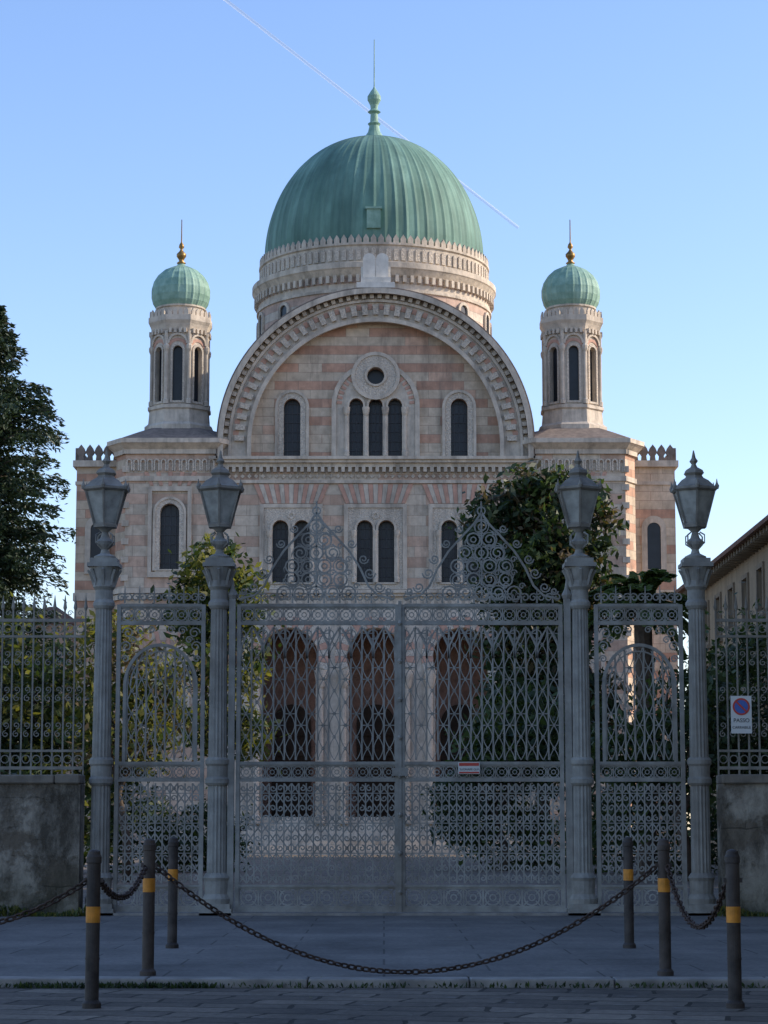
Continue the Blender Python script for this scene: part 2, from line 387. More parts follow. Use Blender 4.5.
    gold.lathe(tx,ty,[(r_,ZS(z_+.05)) for r_,z_ in [(.13,26.8),(.22,26.88),(.1,26.98),(.14,27.08),(.22,27.2),(.22,27.32),(.1,27.45),(.05,27.55),(.13,27.65),(.1,27.78),(.03,27.9),(.02,29.0)]],12)
    # end wing
    xa,xb=(11.4,13.35)
    x0,x1=(BX+sg*xa,BX+sg*xb) if sg>0 else (BX-xb,BX-xa)
    wall.box(x0,x1,FY+1.5,FY+12,0,17.1)
    trim.box(x0-.15,x1+.15,FY+1.3,FY+12.2,17.1,17.38); trim.box(x0-.06,x1+.06,FY+1.42,FY+12.1,11.1,11.45)
    trim.box(x0-.05,x1+.05,FY+1.44,FY+12.1,16.3,16.45)
    n=5
    for k in range(n):
        c=x0+(x1-x0)*(k+.5)/n
        roof.plate([[(c-.13,17.38),(c+.13,17.38),(c+.1,17.6),(c+.2,17.75),(c+.13,17.95),(c,18.12),(c-.13,17.95),(c-.2,17.75),(c-.1,17.6)]],FY+1.4,.2)
    for k in range(24):
        c=FY+1.7+k*.42; xs=x1 if sg>0 else x0
        roof.box(xs-.1,xs+.1,c,c+.22,17.38,18.0)
    trim.plate([arch((x0+x1)/2,12.3,1.1,14.9),arch((x0+x1)/2,12.5,.6,14.6)],FY+1.4,.12); glass.plate([arch((x0+x1)/2,12.5,.6,14.6)],FY+1.46,.03)
dome_s.obj('small_copper_domes',M_copper2,S,smooth=False)
gold.obj('gilded_finials',M_gold,S,smooth=True)
# drum and dome
LO=-.32
drum=MB(); drum.lathe(DX,DY,[(5.6,17),(5.6,27.0+LO)],96,cap=False); drum.obj('dome_drum',M_drum,S,smooth=True)
trim.lathe(DX,DY,[(5.6,25.9+LO),(5.68,25.92+LO),(5.68,26.05+LO),(5.6,26.07+LO)],96,cap=False)
trim.lathe(DX,DY,[(5.6,26.6+LO),(5.7,26.7+LO),(5.85,26.95+LO),(5.9,27.0+LO),(5.9,27.25+LO),(5.75,27.3+LO),(5.5,27.35+LO),(5.5,28.1+LO),(5.58,28.15+LO),(5.58,28.25+LO),(5.2,28.3+LO)],96,cap=False)
for k in range(100):
    an=2*pi*k/100
    def TD(x,y,z,an=an): 
        dx,dy=math.cos(an),math.sin(an); rr=5.6-y
        return (DX+dx*rr-dy*x,DY+dy*rr+dx*x,z+LO)
    trim.box(-.08,.08,-.2,.0,26.35,26.68,T=TD)
    trim.plate([[(-.13,28.25),(.13,28.25),(.13,28.45),(0,28.65),(-.13,28.45)]],.05,.1,T=TD)
    carve.plate([arch(0,27.42,.22,28.0,6)],.04,.07,T=TD)
for k in range(15):
    an=-pi/2+2*pi*k/15
    def TD(x,y,z,an=an): 
        dx,dy=math.cos(an),math.sin(an); rr=5.6-y
        return (DX+dx*rr-dy*x,DY+dy*rr+dx*x,z)
    glass.plate([arch(0,24.1,.5,25.35)],-.02,.03,T=TD); wframe(0,24.1,.5,25.35,-.02,.14,.08,TD,trim)
dm=MB(); prof=[]
for i in range(33):
    a=(pi/2)*i/32*.985
    prof.append((5.27*math.cos(a)**.95+.02, 28.3+LO+(.35 if i else 0)+(5.85-LO)*math.sin(a)))
prof.insert(1,(5.28,28.6+LO))
dm.lathe(DX,DY,prof,64*4,0,rmod=lambda i:1.0065 if i%4==0 else 1.0)
dm.obj('green_copper_dome',M_copper,S)
fin=MB()
fin.lathe(DX,DY,[(.75,34.3),(.5,34.6),(.3,34.9),(.24,35.2),(.32,35.3),(.2,35.4),(.18,35.8),(.32,35.9),(.17,36.05),(.2,36.25),(.33,36.5),(.33,36.7),(.18,36.95),(.07,37.1),(.03,37.2),(.02,39.6)],16)
fin.obj('dome_finial',M_copper2,S,smooth=False)
ht=MB(); ht.box(DX-.32,DX+.32,DY-5.4,DY-4.6,28.65,29.55); ht.box(DX-.38,DX+.38,DY-5.46,DY-4.5,29.55,29.65)
ht.obj('dome_hatch',M_copper2,S)
wall.obj('banded_walls',M_strip,S); pale.obj('pale_banded_walls',M_strip2,S); trim.obj('cornices_and_frames',M_white,S)
carve.obj('carved_ornament',M_carve,S); pink.obj('pink_voussoirs',M_pink,S); glass.obj('windows',M_glass,S); bars.obj('window_bars',M_bar,S); roof.obj('roofs',M_roof,S)

# ------------------------------------------------------------ GATE
GY=29.05
def ring(mb,cx,cz,r,w=.016,n=12): mb.tube([(cx+r*math.cos(2*pi*i/n),GY,cz+r*math.sin(2*pi*i/n)) for i in range(n)],w,4,True)
def spiral(mb,cx,cz,r,a0=0,turn=1.6,dr=1,w=.016,n=18):
    mb.tube([(cx+r*(1-.78*i/n)*math.cos(a0+dr*turn*2*pi*i/n),GY,cz+r*(1-.78*i/n)*math.sin(a0+dr*turn*2*pi*i/n)) for i in range(n+1)],w)
def lattice(mb,x0,x1,z0,ztopf,nb,w=.018,per=.29,amp=.42,rings=True):
    dx=(x1-x0)/nb
    for i in range(nb+1):
        x=x0+i*dx; zt=ztopf(x)
        if zt>z0+.05: mb.box(x-w/2,x+w/2,GY-w/2,GY+w/2,z0,zt)
    for i in range(nb):
        xc=x0+(i+.5)*dx; zt=ztopf(xc); off=(per/2 if i%2 else 0)
        if zt<z0+.2: continue
        n=int((zt-z0)/(per/8))
        for s in (-1,1):
            mb.tube([(xc+s*dx*amp*math.sin(2*pi*(k*per/8+off)/(per*2)),GY+.004*s,z0+k*per/8) for k in range(n+1)],w*.6)
        if rings:
            k=0
            while z0+off+k*per<zt-.05:
                zz=z0+off+k*per
                if zz>z0+.05:
                    if (i+k)%2==0: mb.box(xc-dx*.48,xc+dx*.48,GY-.005,GY+.005,zz-.006,zz+.006)
                    ring(mb,xc,zz,.02,.01,6)
                k+=1
def band(mb,x0,x1,z0,z1,w=.016):
    h=z1-z0; n=max(1,round((x1-x0)/h)); dx=(x1-x0)/n
    mb.box(x0,x1,GY-.015,GY+.015,z0-.012,z0+.012); mb.box(x0,x1,GY-.015,GY+.015,z1-.012,z1+.012)
    for i in range(n):
        c=x0+(i+.5)*dx; zc_=(z0+z1)/2
        ring(mb,c,zc_,min(dx,h)*.42,w,12)
        ring(mb,c,zc_,min(dx,h)*.17,w*.8,8)
        for sx in (-1,1):
            for sz in (-1,1): mb.tube([(c+sx*dx*.46,GY,zc_+sz*h*.46),(c+sx*dx*.2,GY,zc_+sz*h*.18)],w*.7)
        mb.box(x0+i*dx-w/2,x0+i*dx+w/2,GY-.008,GY+.008,z0,z1)
def crest(mb,x0,x1,z,h=.2):
    n=max(1,round((x1-x0)/.2)); dx=(x1-x0)/n
    for i in range(n):
        c=x0+(i+.5)*dx
        spiral(mb,c-dx*.24,z+.07,.06,0,1.3,1,.016,12); spiral(mb,c+dx*.24,z+.07,.06,pi,1.3,-1,.016,12)
        mb.tube([(c,GY,z),(c,GY,z+h*.7),(c,GY,z+h)],.022,4,False,0,None,.3)
def dense(mb,x0,x1,z0,z1,nb):
    dx=(x1-x0)/nb
    for i in range(nb+1):
        x=x0+i*dx; mb.box(x-.009,x+.009,GY-.01,GY+.01,z0,z1)
    nz=round((z1-z0)/dx/1.3); dz=(z1-z0)/nz
    for i in range(nb):
        for k in range(nz):
            cx=x0+(i+.5)*dx; cz=z0+(k+.5)*dz
            if (i//2+k)%2:
                s=1 if i%2 else -1
                spiral(mb,cx,cz,dx*.45,random.choice((0,pi/2,pi)),1.1,s,.017,9)
            else:
                mb.tube([(cx-dx*.48,GY,cz-dz*.48),(cx,GY+.006,cz),(cx+dx*.48,GY,cz+dz*.48)],.016)
                mb.tube([(cx-dx*.48,GY,cz+dz*.48),(cx,GY-.006,cz),(cx+dx*.48,GY,cz-dz*.48)],.016)
                if k%3==0: ring(mb,cx,cz,dx*.22,.014,6)
    for k in range(1,nz):
        if k%3==0: mb.box(x0,x1,GY-.006,GY+.006,z0+k*dz-.006,z0+k*dz+.006)
def leaf(name,x0,x1,parent,side=False):
    mb=MB(); f=.05
    mb.box(x0,x0+f,GY-.03,GY+.03,.04,3.88); mb.box(x1-f,x1,GY-.03,GY+.03,.04,3.88)
    for z,h in ((.04,.05),(.34,.03),(1.65,.03),(1.86,.04),(3.62,.03),(3.85,.04)): mb.box(x0+f,x1-f,GY-.028,GY+.028,z,z+h)
    a,b=x0+f,x1-f
    band(mb,a,b,.1,.33,.02); band(mb,a,b,1.69,1.85,.014); band(mb,a,b,3.66,3.84,.016)
    dense(mb,a,b,.39,1.63,round((b-a)/.094))
    if not side:
        lattice(mb,a,b,1.92,lambda x:3.6,14)
        n=7; dx=(b-a)/n
        for i in range(n):
            c=a+(i+.5)*dx
            mb.tube([(c-dx*.5,GY-.01,3.2),(c-dx*.46,GY-.01,3.36),(c-dx*.22,GY-.01,3.5),(c,GY-.01,3.6),(c+dx*.22,GY-.01,3.5),(c+dx*.46,GY-.01,3.36),(c+dx*.5,GY-.01,3.2)],.022)
            ring(mb,c-dx*.5,3.5,.06,.014,10)
    else:
        c=(a+b)/2; r=(b-a)/2-.06; z_=2.85
        def zt(x):
            t=abs(x-c)/r
            return z_+ (r*1.15*math.sqrt(max(0,1-t*t)) if t<1 else -5)
        pts=[(c+r*math.cos(pi*i/20),GY-.005,z_+r*1.15*math.sin(pi*i/20)) for i in range(21)]
        mb.tube([(c+r,GY-.005,1.9)]+pts+[(c-r,GY-.005,1.9)],.04)
        pts=[(c+(r-.07)*math.cos(pi*i/20),GY-.005,z_+(r-.07)*1.15*math.sin(pi*i/20)) for i in range(21)]
        mb.tube(pts,.018)
        lattice(mb,a+.09,b-.09,1.92,lambda x:zt(x)-.02,7)
        for sx in (-1,1):
            for (ox,oz,rr) in ((.44,3.52,.075),(.28,3.55,.06),(.46,3.35,.07),(.13,3.56,.05),(.47,3.19,.05),(.37,3.43,.05)):
                spiral(mb,c+sx*ox*(r/.47),oz,rr,0 if sx>0 else pi,1.4,sx,.016,14)
    return mb.obj(name,M_iron,parent)
G=empty('wrought_iron_gate')
leaf('gate_leaf_a',-1.86,.19,G); leaf('gate_leaf_b',.21,2.26,G)
mid=MB(); mid.box(.18,.22,GY-.05,GY-.032,.04,3.92); 
for k in range(8): mid.lathe(.2,GY-.05,[(.015,.25+k*.48),(.032,.28+k*.48),(.015,.31+k*.48)],8)
mid.box(.1,.3,GY-.07,GY-.04,1.72,1.82)
for x in (-1.92,2.32): mid.box(x-.04,x+.04,GY-.05,GY+.05,0,3.95); mid.lathe(x,GY,[(.05,3.95),(.07,4.0),(.03,4.08),(.01,4.2)],8)
mid.obj('gate_stiles',M_iron,G)
cr=MB()
for c in (-.86,1.24):
    z0=3.93
    rows=[5,4,4,3,2,1]
    zz=z0+.1
    for ri,nr in enumerate(rows):
        for j in range(nr):
            x=c+(j-(nr-1)/2)*.205
            sgn=1 if x>c+.01 else -1
            if (ri+j)%2==0: ring(cr,x,zz,.085,.02,12); ring(cr,x,zz,.035,.016,8); 
            else: spiral(cr,x,zz,.09,random.random()*6,1.5,sgn,.019,18); ring(cr,x,zz,.095,.014,10)
            if nr>1: spiral(cr,x+.1,zz+.085,.045,0,1.2,sgn,.016,10)
            for g in range(3):
                a=random.random()*6; cr.tube([(x+.08*math.cos(a),GY,zz+.08*math.sin(a)),(x+.11*math.cos(a+.3),GY,zz+.11*math.sin(a+.3)),(x+.125*math.cos(a+.7),GY,zz+.125*math.sin(a+.7))],.022,4,False,0,None,.3)
        zz+=.17
    for sx in (-1,1):
        cr.tube([(c+sx*.98,GY,3.95),(c+sx*.78,GY,4.0),(c+sx*.66,GY,4.12),(c+sx*.56,GY,4.34),(c+sx*.42,GY,4.56),(c+sx*.24,GY,4.76),(c+sx*.09,GY,4.92),(c,GY,5.06)],.026)
        for (ox,oz,r) in ((.68,4.28,.075),(.6,4.46,.065),(.45,4.66,.06),(.28,4.85,.055),(.8,4.1,.07),(.92,4.05,.05)):
            spiral(cr,c+sx*ox,oz,r,0 if sx>0 else pi,1.5,-sx,.018,14)
    cr.tube([(c,GY,4.0),(c,GY,5.1),(c,GY,5.2)],.02); ring(cr,c,5.08,.05,.018,10)
    crest(cr,c-1.0,c+1.0,3.9,.17)
for a,b in ((-3.38,-2.26),(2.66,3.78)):
    crest(cr,a,b,3.9,.22)
cr.obj('gate_cresting',M_iron,G)
GS=empty('pedestrian_gate'); leaf('gate_leaf',-3.38,-2.26,GS,True)
GS2=empty('pedestrian_gate'); leaf('gate_leaf_right',2.66,3.78,GS2,True)
for px in (-3.55,-2.09,2.48,3.96):
    P=empty('gate_pillar_lamp'); mb=MB(); K=.86
    def LL(prof,n,**k): mb.lathe(px,GY,[(r*K,z) for r,z in prof],n,**k)
    mb.box(px-.2,px+.2,GY-.2,GY+.2,0,.08); mb.box(px-.18,px+.18,GY-.18,GY+.18,.08,.14)
    LL([(.2,.14),(.21,.2),(.17,.26),(.18,.42),(.2,.46),(.15,.52)],16)
    fl=lambda i:1.0 if i%2==0 else .9
    LL([(.145,.5),(.14,1.6)],32,rmod=fl); LL([(.15,1.6),(.18,1.63),(.18,1.68),(.155,1.71),(.155,1.84),(.18,1.87),(.18,1.92),(.15,1.95)],20)
    LL([(.14,1.93),(.12,3.85)],32,rmod=fl)
    LL([(.13,3.82),(.16,3.86),(.16,3.9),(.13,3.94),(.13,4.06),(.165,4.1),(.155,4.18),(.2,4.28),(.23,4.35)],20)
    mb.box(px-.2,px+.2,GY-.2,GY+.2,4.35,4.4); mb.box(px-.17,px+.17,GY-.17,GY+.17,4.4,4.46)
    for k in range(8):
        a=k*pi/4; mb.tube([(px+.13*math.cos(a),GY+.13*math.sin(a),4.12),(px+.17*math.cos(a),GY+.17*math.sin(a),4.25),(px+.21*math.cos(a),GY+.21*math.sin(a),4.32)],.03)
    mb.lathe(px,GY,[(.13,4.46),(.14,4.49),(.06,4.53),(.045,4.58),(.1,4.64),(.115,4.68),(.06,4.73),(.04,4.8),(.08,4.84),(.13,4.87),(.14,4.89)],16)
    for k in range(4):
        a=pi/4+k*pi/2; dx,dy=math.cos(a),math.sin(a)
        mb.tube([(px+.05*dx,GY+.05*dy,4.6),(px+.15*dx,GY+.15*dy,4.66),(px+.15*dx,GY+.15*dy,4.76),(px+.08*dx,GY+.08*dy,4.8)],.016)
    mb.obj('cast_iron_column',M_iron,P)
    ln=MB(); q=pi/6
    for k in range(6):
        a=q+k*pi/3; ln.tube([(px+.15*math.cos(a),GY+.15*math.sin(a),4.88),(px+.285*math.cos(a),GY+.285*math.sin(a),5.34)],.022)
        ln.lathe(px+.31*math.cos(a),GY+.31*math.sin(a),[(.02,5.34),(.03,5.38),(.012,5.42),(.004,5.47)],6)
    ln.lathe(px,GY,[(.29,5.32),(.32,5.34),(.32,5.37),(.27,5.39),(.2,5.46),(.13,5.5),(.11,5.53),(.14,5.56),(.12,5.6),(.05,5.64),(.03,5.68),(.06,5.72),(.03,5.76),(.008,5.86)],6,q)
    ln.lathe(px,GY,[(.16,4.86),(.165,4.9),(.15,4.92)],6,q)
    ln.obj('lantern_frame',M_iron2,P)
    gl=MB(); gl.lathe(px,GY,[(.14,4.9),(.272,5.33)],6,q,cap=False); gl.obj('lantern_panes',M_frost,P)

# stone walls + railings
def stonewall(x0,x1):
    W=empty('stone_garden_wall'); mb=MB(); mb.box(x0,x1,GY-.22,GY+.22,0,1.62)
    ob=mb.obj('masonry',M_wall,W)
    cp=MB(); x=x0
    while x<x1-.01:
        e=min(x+1.1,x1); cp.box(x+.004,e-.004,GY-.27,GY+.27,1.62,1.735+random.uniform(-.004,.004)); x=e
    o=cp.obj('coping',M_cope,W)
    bv=o.modifiers.new('b','BEVEL'); bv.width=.015
    F=empty('iron_railing'); fb=MB()
    fb.box(x0,x1,GY-.02,GY+.02,1.8,1.84); fb.box(x0,x1,GY-.02,GY+.02,3.66,3.7); fb.box(x0,x1,GY-.018,GY+.018,3.46,3.49); fb.box(x0,x1,GY-.018,GY+.018,2.02,2.05)
    n=int((x1-x0)/.13)
    for i in range(n+1):
        x=x0+(x1-x0)*i/n
        fb.box(x-.01,x+.01,GY-.01,GY+.01,1.73,3.8)
        fb.lathe(x,GY,[(.011,3.8),(.025,3.84),(.016,3.9),(.003,4.0)],6)
        if i<n:
            c=x+.065; ring(fb,c,3.575,.05,.012,10); ring(fb,c,1.93,.05,.012,10)
            for zz in (2.3,2.75,3.2): spiral(fb,c,zz+.055,.045,-pi/2,1.2,1,.011,10); spiral(fb,c,zz-.055,.045,pi/2,1.2,1,.011,10)
            spiral(fb,c,3.77,.04,0,1.2,1,.01,8)
    fb.obj('railing_bars',M_iron2,F)
def wallmat():
    m,nt,b,out=newmat('old_plastered_stone')
    tc=N(nt,'ShaderNodeTexCoord'); sp=N(nt,'ShaderNodeSeparateXYZ'); nt.links.new(tc.outputs['Object'],sp.inputs[0])
    nz=N(nt,'ShaderNodeTexNoise'); nz.inputs['Scale'].default_value=2.5; nt.links.new(tc.outputs['Object'],nz.inputs['Vector'])
    wz=mth(nt,'MULTIPLY',mth(nt,'SUBTRACT',nz.outputs[0],.5),.16)
    cb=N(nt,'ShaderNodeCombineXYZ'); nt.links.new(mth(nt,'ADD',sp.outputs[0],wz),cb.inputs[0]); nt.links.new(mth(nt,'ADD',sp.outputs[2],wz),cb.inputs[1])
    br=N(nt,'ShaderNodeTexBrick'); nt.links.new(cb.outputs[0],br.inputs[0]); br.inputs['Scale'].default_value=1
    br.inputs['Brick Width'].default_value=.9; br.inputs['Row Height'].default_value=.36; br.inputs['Mortar Size'].default_value=.008
    br.inputs['Color1'].default_value=(.16,.13,.095,1); br.inputs['Color2'].default_value=(.24,.20,.15,1); br.inputs['Mortar'].default_value=(.09,.075,.055,1)
    pl=mix(nt,ramp(nt,noise(nt,3,8),.35,.65),(.24,.205,.16),(.42,.37,.29))
    f=ramp(nt,noise(nt,1.5,9,(1,1,1),.65),.42,.5)
    col=mix(nt,f,br.outputs[0],pl)
    grime=ramp(nt,noise(nt,1.6,10,(1.3,1,.6),.75),.42,.6); col=mix(nt,mth(nt,'MULTIPLY',grime,.85),col,(.05,.042,.031))
    low=mth(nt,'SUBTRACT',1.0,mth(nt,'MULTIPLY',sp.outputs[2],1.4)); lowf=mth(nt,'MULTIPLY',mth(nt,'MAXIMUM',low,0.0),noise(nt,4,5)); col=mix(nt,lowf,col,(.035,.042,.022))
    nt.links.new(col,b.inputs['Base Color']); b.inputs['Roughness'].default_value=.95; b.inputs['Specular IOR Level'].default_value=.1
    h=mth(nt,'ADD',noise(nt,10,8),mth(nt,'MULTIPLY',f,.5)); bump(nt,b,h,.8,.03)
    return m
M_wall=wallmat(); M_cope=basic('coping_stone',(.23,.195,.15),var=.35,scale=4,streak=.7,bs=20,bstr=.6,bdist=.01)
stonewall(-14,-3.78); stonewall(4.2,11)

# signs
sg=empty('no_parking_sign'); mb=MB()
mb.box(4.36,4.62,GY-.075,GY-.065,2.25,2.72); mb.obj('plate',basic('sign_white',(.68,.67,.62),rough=.4,var=.06,bstr=0),sg)
def disc(x,z,r0,r1,y,mat,name,par,T=None):
    m=MB(); m.plate([circ(x,z,r1,32)]+([circ(x,z,r0,32)] if r0 else []),y,.003,T=T); m.obj(name,mat,par)
M_red=basic('sign_red',(.55,.07,.05),rough=.4,var=.08,bstr=0); M_blue=basic('sign_blue',(.08,.15,.42),rough=.4,var=.08,bstr=0)
disc(4.49,2.585,0,.085,GY-.079,M_blue,'blue_disc',sg); disc(4.49,2.585,.085,.108,GY-.08,M_red,'red_ring',sg)
m=MB(); m.plate([[(4.42,2.64),(4.435,2.655),(4.56,2.53),(4.545,2.515)]],GY-.084,.003); m.obj('red_slash',M_red,sg)
M_blk=basic('sign_ink',(.02,.02,.025),bstr=0)
def text(t,x,y,z,size,mat,par,name):
    c=bpy.data.curves.new(name,'FONT'); c.body=t; c.size=size; c.align_x='CENTER'; c.materials.append(mat); c.extrude=.0005
    o=bpy.data.objects.new(name,c); COL.objects.link(o); o.location=(x,y,z); o.rotation_euler=(pi/2,0,0); o.parent=par
text('PASSO',4.49,GY-.078,2.39,.07,M_blk,sg,'word_passo'); text('CARRABILE',4.49,GY-.078,2.31,.046,M_blk,sg,'word_carrabile')
s2=empty('notice_sign'); mb=MB(); mb.box(.93,1.2,GY-.075,GY-.065,1.745,1.89); mb.obj('plate',bpy.data.materials['sign_white'],s2)
m=MB(); m.box(.94,1.19,GY-.079,GY-.0755,1.845,1.882); m.box(.94,1.19,GY-.079,GY-.0755,1.752,1.772); m.obj('red_band',M_red,s2)
text('SUONARE QUI',1.065,GY-.078,1.79,.036,M_blk,s2,'notice_words')

# ------------------------------------------------------------ GROUND
def plane(name,x0,x1,y0,y1,z,mat):
    mb=MB(); mb.add([(x0,y0,z),(x1,y0,z),(x1,y1,z),(x0,y1,z)],[(0,1,2,3)]); return mb.obj(name,mat,recalc=False)
def pavers(name,bw,rh,c1,c2,mort,ms=.01,bstr=.5,warp=0,rot=0):
    m,nt,b,out=newmat(name)
    tc=N(nt,'ShaderNodeTexCoord'); mp=N(nt,'ShaderNodeMapping'); nt.links.new(tc.outputs['Object'],mp.inputs[0]); mp.inputs['Rotation'].default_value=(0,0,rot)
    vec=mp.outputs[0]
    if warp:
        nn=N(nt,'ShaderNodeTexNoise'); nn.inputs['Scale'].default_value=1.3; nt.links.new(vec,nn.inputs['Vector'])
        vm=N(nt,'ShaderNodeVectorMath',operation='MULTIPLY_ADD'); nt.links.new(nn.outputs['Color'],vm.inputs[0]); vm.inputs[1].default_value=(warp,warp,0); nt.links.new(vec,vm.inputs[2]); vec=vm.outputs[0]
    br=N(nt,'ShaderNodeTexBrick'); nt.links.new(vec,br.inputs[0]); br.inputs['Scale'].default_value=1
    br.inputs['Brick Width'].default_value=bw; br.inputs['Row Height'].default_value=rh; br.inputs['Mortar Size'].default_value=ms
    br.inputs['Color1'].default_value=(*c1,1); br.inputs['Color2'].default_value=(*c2,1); br.inputs['Mortar'].default_value=(*mort,1)
    col=mix(nt,1,br.outputs[0],ramp(nt,noise(nt,.8,8,(1,.5,1),.7),.3,.7,(.55,.55,.55),(1.3,1.27,1.23)),'MULTIPLY')
    col=mix(nt,1,col,ramp(nt,noise(nt,22,4),.3,.7,(.75,.75,.75),(1.2,1.2,1.2)),'MULTIPLY')
    sp_=ramp(nt,noise(nt,5,3),.66,.69); col=mix(nt,mth(nt,'MULTIPLY',sp_,.35),col,(.25,.24,.22))
    nt.links.new(col,b.inputs['Base Color']); b.inputs['Roughness'].default_value=.8; b.inputs['Specular IOR Level'].default_value=.2
    h=mth(nt,'SUBTRACT',noise(nt,14,6),mth(nt,'MULTIPLY',br.outputs['Fac'],1.2)); bump(nt,b,h,bstr,.02)
    return m
M_road=pavers('stone_paved_road',.62,.36,(.12,.10,.08),(.24,.2,.155),(.05,.042,.03),.016,.9,.25,.2)
M_pave=pavers('grey_paving',1.6,.8,(.175,.165,.15),(.21,.198,.18),(.10,.094,.085),.01,.4)
M_kerb=basic('kerb_stone',(.29,.265,.23),var=.4,scale=3,bs=14,bstr=.6,bdist=.01)
plane('ground',-3000,3000,-500,5000,-.09,basic('earth',(.12,.10,.07),var=.3,scale=.2))
plane('road',-60,60,-40,16.66,-.06,M_road)
pv=MB(); pv.box(-60,60,16.92,28.85,-.085,0); pv.obj('pavement',M_pave)
kb=MB(); x=-40
while x<40:
    l=random.uniform(.9,1.4); kb.box(x+.004,x+l-.004,16.65,16.917,-.08,.004+random.uniform(-.004,.004)); x+=l
o=kb.obj('kerb',M_kerb); bv=o.modifiers.new('b','BEVEL'); bv.width=.012; bv.segments=2
plane('gravel_garden_path',-60,60,28.86,140,.004,basic('gravel',(.17,.135,.10),var=.35,scale=1.2,bs=30,bstr=.7))
sill=MB(); sill.box(-3.78,4.2,GY-.2,GY+.2,-.02,.03); sill.obj('gate_threshold',M_kerb)

# bollards
def bollard(x,y,zb,zr,tilt=0):
    B=empty('bollard'); mb=MB(); r=.044
    mb.lathe(x,y,[(.06,zb),(.06,zb+.03),(r,zb+.05),(r,zb+.9),(r+.005,zb+.905),(r+.005,zb+.94),(r-.002,zb+.955),(r-.006,zb+.975),(r-.02,zb+.985),(.005,zb+.988)],20)
    for s in (-1,1): mb.box(x+s*(r+.004)-.012,x+s*(r+.004)+.012,y-.01,y+.01,zb+.78,zb+.81)
    mb.obj('post',M_irond,B,smooth=False)
    o=MB(); o.lathe(x,y,[(r+.002,zr),(r+.0025,zr+.1)],20,cap=False); o.obj('reflector_band',M_orange,B)
    for zz in (zb+.3,):
        c=MB(); c.lathe(x,y,[(r+.003,zz),(r+.003,zz+.012)],20,cap=False); c.obj('seam',M_irond,B)
BL=[(-1.84,14.76,-.06,.47),(-1.72,17.05,0,.6),(-1.90,20.96,0,.6),(2.21,14.76,-.06,.47),(2.05,17.05,0,.6),(2.2,20.96,0,.6),(-3.7,14.76,-.06,.5)]
for b in BL: bollard(*b)
tcache=[]
for i in range(10):
    a=2*pi*i/10
    for j in range(5):
        g=2*pi*j/5
        tcache.append((.034*math.cos(a)+ .0075*math.cos(g)*math.cos(a), (.019)*math.sin(a)+.0075*math.cos(g)*math.sin(a), .0075*math.sin(g)))
tf=[(i*5+j,((i+1)%10)*5+j,((i+1)%10)*5+(j+1)%5,i*5+(j+1)%5) for i in range(10) for j in range(5)]
def chain(p,q,sag):
    p=Vector(p);q=Vector(q); mb=MB()
    n=400; pts=[p.lerp(q,i/n)-Vector((0,0,sag*4*(i/n)*(1-i/n))) for i in range(n+1)]
    acc=0; nxt=.02; k=0
    for i in range(n):
        d=(pts[i+1]-pts[i]).length
        while acc+d>nxt:
            c=pts[i].lerp(pts[i+1],(nxt-acc)/d); t=(pts[i+1]-pts[i]).normalized()
            up=Vector((0,0,1)); s=t.cross(up).normalized(); u=s.cross(t)
            ang=(pi/4 if k%2 else -pi/4)+random.uniform(-.25,.25)
            s2_=s*math.cos(ang)+u*math.sin(ang); u2=-s*math.sin(ang)+u*math.cos(ang)
            mb.add([c+t*a+s2_*b+u2*e for a,b,e in tcache],tf); nxt+=.052; k+=1
        acc+=d
    mb.obj('chain',M_chain,None,smooth=True)
chain((-1.675,17.05,.79),(2.0,17.05,.79),.765)
chain((-1.8,14.78,.73),(-1.74,17.0,.79),.16)
chain((2.07,17.0,.79),(2.18,14.8,.73),.36)
chain((-1.88,14.76,.73),(-3.65,14.76,.73),.3)

# ------------------------------------------------------------ VEGETATION
def quads(P,U,V,mi,name,mats,parent):
    n=len(P); vs=np.empty((n,4,3)); vs[:,0]=P-U-V*.15; vs[:,1]=P+U*.1-V; vs[:,2]=P+U; vs[:,3]=P+U*.1+V
    me=bpy.data.meshes.new(name); me.vertices.add(n*4); me.vertices.foreach_set('co',vs.reshape(-1))
    me.loops.add(n*4); me.loops.foreach_set('vertex_index',np.arange(n*4)); me.polygons.add(n)
    me.polygons.foreach_set('loop_start',np.arange(0,n*4,4)); me.polygons.foreach_set('loop_total',np.full(n,4))
    for m in mats: me.materials.append(m)
    me.polygons.foreach_set('material_index',mi.astype(np.int32)); me.update(calc_edges=True); me.validate()
    ob=bpy.data.objects.new(name,me); COL.objects.link(ob); ob.parent=parent; return ob
def rv(rng,n): 
    v=rng.normal(size=(n,3)); return v/np.linalg.norm(v,axis=1)[:,None]
def crown(name,blobs,ncl,npl,size,mats,parent,seed=1,sig=.28):
    rng=np.random.default_rng(seed); C=[];
    w=np.array([b[3]*b[4]*b[5] for b in blobs])**.66; w/=w.sum()
    idx=rng.choice(len(blobs),ncl,p=w); B=np.array(blobs)[idx]
    C=B[:,:3]+rv(rng,ncl)*(rng.uniform(.25,1.0,ncl)**.5)[:,None]*B[:,3:6]
    sc_=rng.uniform(.6,1.4,ncl)
    P=np.repeat(C,npl,0)+rng.normal(size=(ncl*npl,3))*sig*np.repeat(sc_,npl)[:,None]*np.array([1,1,.75])
    n=len(P); U=rv(rng,n); V=np.cross(U,rv(rng,n)); V/=np.linalg.norm(V,axis=1)[:,None]+1e-9
    s=size*rng.uniform(.6,1.3,n)[:,None]
    mi=np.repeat(rng.integers(0,len(mats),ncl),npl)
    flip=rng.random(n)<.25; mi[flip]=rng.integers(0,len(mats),flip.sum())
    P[:,2]=np.maximum(P[:,2],.05)
    quads(P,U*s,V*s*.42,mi,name,mats,parent)
    return C
